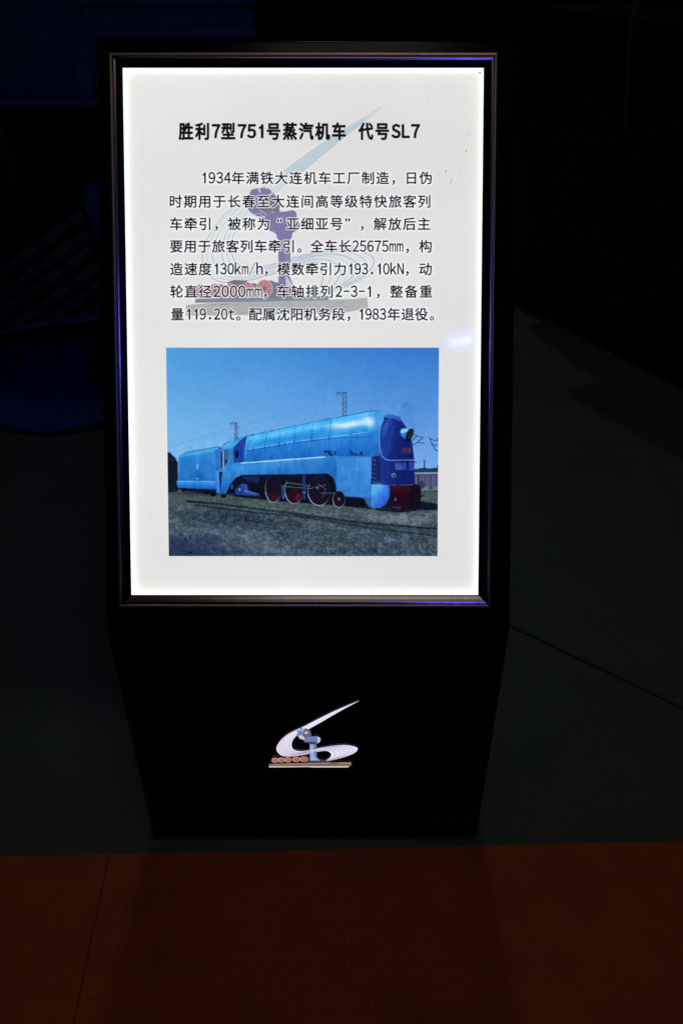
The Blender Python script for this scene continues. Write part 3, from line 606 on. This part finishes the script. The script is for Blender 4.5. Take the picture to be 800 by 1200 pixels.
draw([(468.4, 504), (470.6, 501), (478, 500.8), (482, 502.6), (480, 510), (474, 513), (469.4, 509)], (52, 120, 204)); draw([(469, 503.6), (471, 501.4), (478, 501), (477, 504.4), (471, 506.8), (469, 506)], (130, 222, 250)); draw(ell(479.6, 508.4, 4.0, 7.9, 30, .42), (14, 20, 36)); draw(ell(480, 508.2, 2.6, 5.8, 30, .42), (26, 36, 44))
draw([(469.6, 523.2), (481.6, 523.8), (482.6, 530), (470, 530)], (64, 38, 84)); line([(472.6, 525), (472.6, 528.6)], .8, (122, 64, 88), .8); line([(475.4, 525), (475.4, 528.8)], .9, (116, 52, 76), .8); line([(478.4, 525), (480.2, 525.4), (479.4, 529)], .7, (120, 104, 130), .8)
draw([(461.4, 540.6), (477.2, 540.6), (477.2, 550.4), (461.4, 550.4)], (22, 32, 98)); draw([(462.6, 541.4), (475.6, 541.4), (475.8, 549.2), (462.6, 549.4)], (54, 78, 162)); draw([(479, 540.6), (485, 540.6), (485.2, 550.2), (479.2, 550.4)], (46, 68, 152)); line([(478, 540.4), (478.2, 566)], .5, (24, 36, 110), .7)
draw(ell(461.2, 556, 2.5, 2.5), (136, 148, 168)); draw(ell(461.4, 556.2, 1.6, 1.6), (40, 52, 92)); line([(445, 567), (485.6, 566.6)], .6, (26, 38, 112), .8)
draw([(435, 534), (444, 534), (446, 540), (446, 566), (435, 566)], (24, 36, 92))
for k in range(6): line([(436.4, 537.4 + k*5.2), (440.4, 539 + k*5.2)], 1.0, (74, 112, 190), .75)
draw([(435, 566.6), (449, 567), (456, 567.6), (457, 580), (452.6, 590), (446, 594.4), (440, 595), (435.2, 593)], (88, 172, 240), (40, 84, 196), ((440, 572), (456, 582))); glow(444, 569, 5, 5, (112, 194, 246), .5)
# buffer beam and coupler
draw([(456, 567.8), (486, 567.4), (486.6, 571), (488, 580), (486, 596), (476, 597.6), (455, 593.6), (458, 584)], (34, 12, 28)); draw([(456.6, 568), (482, 567.8), (482, 576), (474, 581), (457.6, 577)], (70, 14, 30), (40, 12, 28), ((466, 568), (470, 580))); draw([(481, 570), (484, 566.4), (492, 567), (493.4, 572), (493.4, 580), (494.8, 580.6), (493, 584), (492.4, 592), (487, 598), (478, 597)], (20, 14, 28)); draw([(456, 588), (470, 590), (472, 596), (456, 593.4)], (44, 14, 32)); draw([(460, 592.6), (470, 593), (470, 595), (460, 594.6)], (34, 52, 116)); draw(ell(463.4, 583.6, 1.1, 2.2), (78, 70, 90)); draw(ell(463.4, 584.8, .5, .7), (190, 190, 200)); line([(493, 580.4), (495.8, 580)], 1.2, (20, 18, 30))
for k in range(260):
    x = rg.uniform(196, 514); yb = 579 + (x-196)*.062 + rg.uniform(-1, 3); line([(x, yb+1), (x + rg.uniform(-.8, .8), yb - rg.uniform(.6, 2.6))], rg.uniform(.3, .5), (84, 98, 98) if k % 3 else (34, 50, 52), rg.uniform(.3, .7))
# overall softness and grain of the enlarged print
def blur(A, r):
    k = np.exp(-np.linspace(-2, 2, 2*r+1)**2/2*1.2); k /= k.sum()
    for ax in (0, 1):
        Pd = np.pad(A, [(r, r) if i == ax else (0, 0) for i in range(3)], mode='edge'); B = np.zeros_like(A)
        for i, kv in enumerate(k): B += kv*np.take(Pd, range(i, i + A.shape[ax]), axis=ax)
        A = B
    return A
m_ = ((vnoise(14, 20, 31, 4) - .5)*36 + (vnoise(4, 9, 32, 3) - .5)*24)*((IMG[..., 2] > 150) & (PY > 505 - (PX - 300)*.2) & (PX > 205) & (PX < 486) & (PY < 596))
IMG += m_[..., None]*np.array((1, 1, .8))                      # weathered, hand painted panels
IMG = blur(IMG, 2)
IMG += (vnoise(3.0, 3.0, 21, 2) - .5)[..., None]*9
IMG = IMG*np.array((.90, .95, .965)); IMG = np.clip(IMG, 4, 255)
QC = [(194.3, 407.6), (513.2, 407.2), (513.2, 651.6), (198.4, 651.8)]
nx, ny = 640, 490
c3 = [head(*q, POFF + .0003) for q in QC]
# the print is a true rectangle on the film
xl, xr = (c3[0][0] + c3[3][0])/2, (c3[1][0] + c3[2][0])/2
us = [float(np.dot(c - K0, U)) for c in c3]; ut, ub = (us[0]+us[1])/2, (us[2]+us[3])/2
sg, tg = np.meshgrid(np.linspace(0, 1, nx), np.linspace(0, 1, ny))
gx = QC[0][0]*(1-sg)*(1-tg) + QC[1][0]*sg*(1-tg) + QC[2][0]*sg*tg + QC[3][0]*(1-sg)*tg
gy = QC[0][1]*(1-sg)*(1-tg) + QC[1][1]*sg*(1-tg) + QC[2][1]*sg*tg + QC[3][1]*(1-sg)*tg
ix = np.clip(((gx-X0)*SSF).astype(int), 0, W_-1); iy = np.clip(((gy-Y0)*SSF).astype(int), 0, H_-1)
colr = lin(IMG[iy, ix])
XW = xl + (xr-xl)*sg; UW = ut + (ub-ut)*tg
VW = np.stack([XW, K0[1] + U[1]*UW + NRM[1]*(POFF+.0003), K0[2] + U[2]*UW + NRM[2]*(POFF+.0003)], -1).reshape(-1, 3)
me = bpy.data.meshes.new('printed_photo'); nf = (nx-1)*(ny-1)
idx = np.arange(nx*ny).reshape(ny, nx); Q = np.stack([idx[:-1, :-1], idx[1:, :-1], idx[1:, 1:], idx[:-1, 1:]], -1).reshape(-1)
me.vertices.add(nx*ny); me.vertices.foreach_set('co', VW.astype(np.float32).ravel()); me.loops.add(nf*4); me.loops.foreach_set('vertex_index', Q.astype(np.int32))
me.polygons.add(nf); me.polygons.foreach_set('loop_start', np.arange(0, nf*4, 4, dtype=np.int32)); me.update(calc_edges=True); me.validate()
at = me.color_attributes.new('ink', 'FLOAT_COLOR', 'POINT'); at.data.foreach_set('color', np.concatenate([colr.reshape(-1, 3), np.ones((nx*ny, 1))], 1).astype(np.float32).ravel())
me.materials.append(film('colour_print_ink', attr='ink'))
o = link(bpy.data.objects.new('printed_photo', me), panel); o.location = -parent_origin(panel)

# ------------------------------------------------------------ orange studded mats
ma, mb = floor_at(0, 1000), floor_at(800, 981.5); ma2, mb2 = floor_at(129, 1003), floor_at(80, 1200)
md = (mb - ma)/np.linalg.norm(mb - ma); ang = math.atan2(md[1], md[0]); sd = (mb2 - ma2)/np.linalg.norm(mb2 - ma2)
perp = np.array([md[1], -md[0], 0])
seam = ma2 - md*0.0
def rubber_mat(x0, x1, label):
    """x along the far edge from the seam, y towards the viewer"""
    root = empty_loc = None
    bm = bmesh.new(); dpt = 1.15; T = .005
    def Pm(x, y, z): 
        p = seam + md*x + perp*y; return (p[0], p[1], z)
    vs = [bm.verts.new(Pm(x, y, z)) for z in (.0005, T) for x, y in ((x0, 0), (x1, 0), (x1, dpt), (x0, dpt))]
    for f in ((4, 7, 6, 5), (0, 1, 2, 3), (0, 4, 5, 1), (1, 5, 6, 2), (2, 6, 7, 3), (3, 7, 4, 0)): bm.faces.new([vs[k] for k in f])
    pt = .0355; r0, r1, n = .0128, .0116, 18
    nxs = int((x1-x0)/pt); nys = int(dpt/pt)
    for i in range(nxs):
        for j in range(nys):
            cx = x0 + (x1-x0-nxs*pt)/2 + (i+.5)*pt; cy = .012 + (j+.5)*pt
            if cy > dpt - .01: continue
            ra = [bm.verts.new(Pm(cx + r0*math.cos(2*math.pi*k/n), cy + r0*math.sin(2*math.pi*k/n), T)) for k in range(n)]
            rb = [bm.verts.new(Pm(cx + r1*math.cos(2*math.pi*k/n), cy + r1*math.sin(2*math.pi*k/n), T + .0009)) for k in range(n)]
            rc = [bm.verts.new(Pm(cx + .0098*math.cos(2*math.pi*k/n), cy + .0098*math.sin(2*math.pi*k/n), T + .0008)) for k in range(n)]
            for A, B in ((ra, rb), (rb, rc)):
                for k in range(n): bm.faces.new((A[k], A[(k+1) % n], B[(k+1) % n], B[k]))
            bm.faces.new(rc)
    bmesh.ops.recalc_face_normals(bm, faces=bm.faces)
    o = bm_obj('rubber_mat', bm, M_mat); tag(o, label, 'floor mat', 'orange studded floor mats'); return o
rubber_mat(.0007, 1.75, 'wide orange studded rubber mat lying in front of the kiosk, right of the seam')
rubber_mat(-1.3, -.0007, 'orange studded rubber mat at the lower left, left of the seam')

# ------------------------------------------------------------ blue engine in the dark at the left
def yw(px, py, y): return wall_at(px, py, y)
def slab(name, pts, m, parent, depth=.04, bev=.006):
    """pts: (px, py, y) of an outline on the front, given real thickness behind"""
    bm = bmesh.new(); A = [yw(*p) for p in pts]
    va = [bm.verts.new(p) for p in A]; vb = [bm.verts.new(p + np.array([0, depth, 0])) for p in A]
    from mathutils.geometry import tessellate_polygon
    tr = tessellate_polygon([[Vector((p[0], 0, p[2])) for p in A]])
    for t_ in tr: bm.faces.new([va[k] for k in t_]); bm.faces.new([vb[k] for k in t_][::-1])
    n = len(A)
    for k in range(n): bm.faces.new((va[k], vb[k], vb[(k+1) % n], va[(k+1) % n]))
    bmesh.ops.recalc_face_normals(bm, faces=bm.faces)
    bmesh.ops.dissolve_limit(bm, angle_limit=.02, verts=bm.verts, edges=bm.edges)
    if bev: bmesh.ops.bevel(bm, geom=[e for e in bm.edges if e.calc_face_angle(0) > .6], offset=bev, segments=2, profile=.5, affect='EDGES')
    return bm_obj(name, bm, m, parent, True, 30)
YL = 2.42
loco = empty('locomotive', (-1.15, YL + 2.0, 0)); tag(loco, 'dark blue locomotive front with pale slanted bars, standing in the dark behind the kiosk', 'locomotive')
# skirt (snow plough): bent plate with two facets
slab('plough_skirt', [(-260, 440, YL+.30), (-260, 405, YL+.30), (0, 392, YL+.02), (58, 381, YL-.06), (116, 373, YL-.02), (300, 352, YL+.12), (300, 470, YL+.12), (116, 496, YL-.02), (58, 507, YL-.06), (25, 507, YL-.03), (-260, 490, YL+.30)], M_blue, loco, .05, .006)
for pts in ([(2, 471), (30, 468.5), (60, 463), (87, 455.5)], [(66, 471), (88, 467), (116, 459)], [(50, 493), (88, 486), (116, 478.5)]):
    rc_ = random.Random(int(pts[0][1])); bm = bmesh.new()
    xs_ = [p[0] for p in pts]; ys_ = [p[1] for p in pts]; x = xs_[0]
    while x < xs_[-1] - 2:                      # paint chipped away in short uneven dashes along the fold
        l = rc_.uniform(.8, 7); x2 = min(x + l, xs_[-1])
        P2 = [yw(q, float(np.interp(q, xs_, ys_)) + rc_.uniform(-.5, .5), YL - .055 + .0007*abs(q-58)) - np.array([0, .010, 0]) for q in (x, x2)]
        tube_into(bm, P2, rc_.uniform(.0006, .0017), 5); x = x2 + rc_.uniform(.8, 7)
    bm_obj('scraped_edge', bm, M_chip, loco, True)
for (x, y) in ((15.5, 401), (72, 393)):          # bolt holes
    bm = bmesh.new(); c = yw(x, y, YL - .055 + .0005*abs(x-58)) - np.array([0, .006, 0]); tube_into(bm, [c + np.array([0, .02, 0]), c - np.array([0, .002, 0])], .016, 14); bm_obj('bolt', bm, M_black, loco, True)
# backing behind the grille and the red beam
slab('grille_backing', [(-260, 270, YL+.35), (-260, 420, YL+.35), (0, 400, YL+.09), (300, 372, YL+.12), (300, 235, YL+.12), (0, 240, YL+.12)], M_black, loco, .05, 0)
for a, b, wd in (((-60, 365), (97, 250.5), .028), ((-60, 388), (103, 273.5), .028), ((-30, 389), (110.5, 291.5), .028), ((8, 389), (130, 301), .028), ((48, 382.5), (150, 313), .028), ((92, 375), (160, 329), .028)):
    p, q = yw(*a, YL + .045), yw(*b, YL + .045); d = q - p; L = np.linalg.norm(d)
    bm = bmesh.new(); box_into(bm, (p+q)/2, L, .02, wd, Matrix.Rotation(-math.atan2(d[2], d[0]), 3, 'Y'))
    bmesh.ops.bevel(bm, geom=list(bm.edges), offset=.004, segments=2, profile=.5, affect='EDGES'); bm_obj('grille_bar', bm, M_bar, loco, True)
slab('bracket', [(97.5, 223, YL-.01), (103, 220, YL-.01), (150, 214, YL-.01), (150, 330, YL-.01), (110, 276, YL-.01), (101, 246, YL-.01)], M_blue, loco, .05, .004)
slab('buffer_beam', [(-260, 128, YL+.02), (300, 128, YL+.02), (300, 232, YL+.10), (-260, 255, YL+.10)], M_red, loco, .12, .01)
bm = bmesh.new(); tube_into(bm, catmull([yw(x, y, YL) for x, y in ((-4, 120), (2, 150), (8, 178), (15, 200), (19, 214))], 4), .0055, 8); bm_obj('brake_hose', bm, M_redline, loco, True)
# hood with its lower lip and raised frame
slab('hood', [(-260, -260, YL+.10), (300, -260, YL+.10), (300, 120, YL+.02), (-260, 118, YL+.02)], M_blue, loco, .9, .03)
slab('hood_lip', [(-260, 119.5, YL-.012), (300, 117.5, YL-.012), (300, 124, YL-.012), (107, 124, YL-.012), (30, 124.6, YL-.012), (-5, 127, YL-.012), (-260, 131, YL-.012)], M_blue2, loco, .03, .002)
slab('door_frame', [(66, -40, YL+.045), (84, -40, YL+.045), (89, 0, YL+.04), (96, 0, YL+.04), (300, 0, YL+.04), (300, 6, YL+.04), (99, 6.5, YL+.04), (92, 20, YL+.036), (93, 40, YL+.03), (101, 34, YL+.03), (300, 34.5, YL+.03), (300, 45.5, YL+.03), (107.5, 46, YL+.03), (108.5, 117, YL+.0), (94, 117, YL+.0), (90, 92, YL+.01), (82, 50, YL+.03), (74, 8, YL+.042)], M_blue2, loco, .02, .002)
slab('window', [(96, 8, YL+.055), (300, 8, YL+.055), (300, 33, YL+.05), (100, 33, YL+.05), (94.5, 37, YL+.05), (94, 22, YL+.055)], M_black, loco, .02, .001)
slab('window', [(110, 48, YL+.046), (300, 48, YL+.046), (300, 116, YL+.02), (110.5, 116, YL+.02)], M_black, loco, .02, .001)
bm = bmesh.new(); box_into(bm, (-1.75, YL + 2.0, 1.1), 2.8, 3.0, .9); box_into(bm, (-1.75, YL + 2.0, .40), 2.5, 3.2, .48); bm_obj('body', bm, M_blue, loco)

# ------------------------------------------------------------ dark engine at the right: only wheel rims and a pipe catch light
wd_ = np.array([.52, -.85, 0.0]); wd_ /= np.linalg.norm(wd_); wn = np.array([wd_[1], -wd_[0], 0]); wn = wn if wn[1] < 0 else -wn
wc = hit(716, 212, (0, 0, .59), (0, 0, 1)); eng = empty('locomotive', (wc[0] + .9, wc[1] + .7, -.14)); RW = .44
tag(eng, 'black steam locomotive lost in darkness on the right, spoked wheel and thin upright pipe showing', 'locomotive')
def ring(bm, c, r0, r1, y0, y1, n=48):
    """annulus about axis wn"""
    up = np.array([0, 0, 1.0]); L = []
    for r, h in ((r0, y0), (r1, y0), (r1, y1), (r0, y1)):
        L.append([bm.verts.new(c + wd_*r*math.cos(2*math.pi*k/n) + up*r*math.sin(2*math.pi*k/n) + wn*h) for k in range(n)])
    for a in range(4):
        A, B = L[a], L[(a+1) % 4]
        for k in range(n): bm.faces.new((A[k], A[(k+1) % n], B[(k+1) % n], B[k]))
    bmesh.ops.recalc_face_normals(bm, faces=bm.faces)
for k, cc in enumerate((wc, wc + wd_*1.02)):
    bm = bmesh.new(); ring(bm, cc, RW*.80, RW*.93, -.04, .03); ring(bm, cc, .03, RW*.22, -.05, .05, 24)
    for s in range(12):
        a = 2*math.pi*s/12; tube_into(bm, [cc + (wd_*math.cos(a) + np.array([0, 0, 1])*math.sin(a))*r for r in (RW*.2, RW*.82)], .016, 8)
    wh = bm_obj('wheel', bm, M_black, eng, True)
    bm = bmesh.new(); ring(bm, cc, RW*.935, RW*.985, -.05, .035); bm_obj('tyre', bm, M_tyre, wh, True)
bm = bmesh.new(); rot = Matrix.Rotation(math.atan2(wd_[1], wd_[0]), 3, 'Z')
box_into(bm, wc + wd_*1.3 - wn*.60 + np.array([0, 0, .75]), 3.2, .8, .9, rot); bm_obj('boiler_casing', bm, M_black, eng)
bm = bmesh.new(); box_into(bm, wc + wd_*1.3 - wn*.10 + np.array([0, 0, .50]), 3.2, .5, .05, rot); bm_obj('running_board', bm, M_black, eng)
bm = bmesh.new(); box_into(bm, wc + wd_*.2 + np.array([0, 0, -RW - .08]), 5.0, .07, .14, rot); bm_obj('rail', bm, M_black, eng)
yp = float(wc[1]) - .35
bm = bmesh.new(); tube_into(bm, catmull([yw(x, y, yp) for x, y in ((731, 156), (733, 110), (736, 60), (738.5, 28), (742, 10), (750, -6), (770, -16))], 5), .0075, 8); bm_obj('pipe', bm, M_pipe, eng, True)
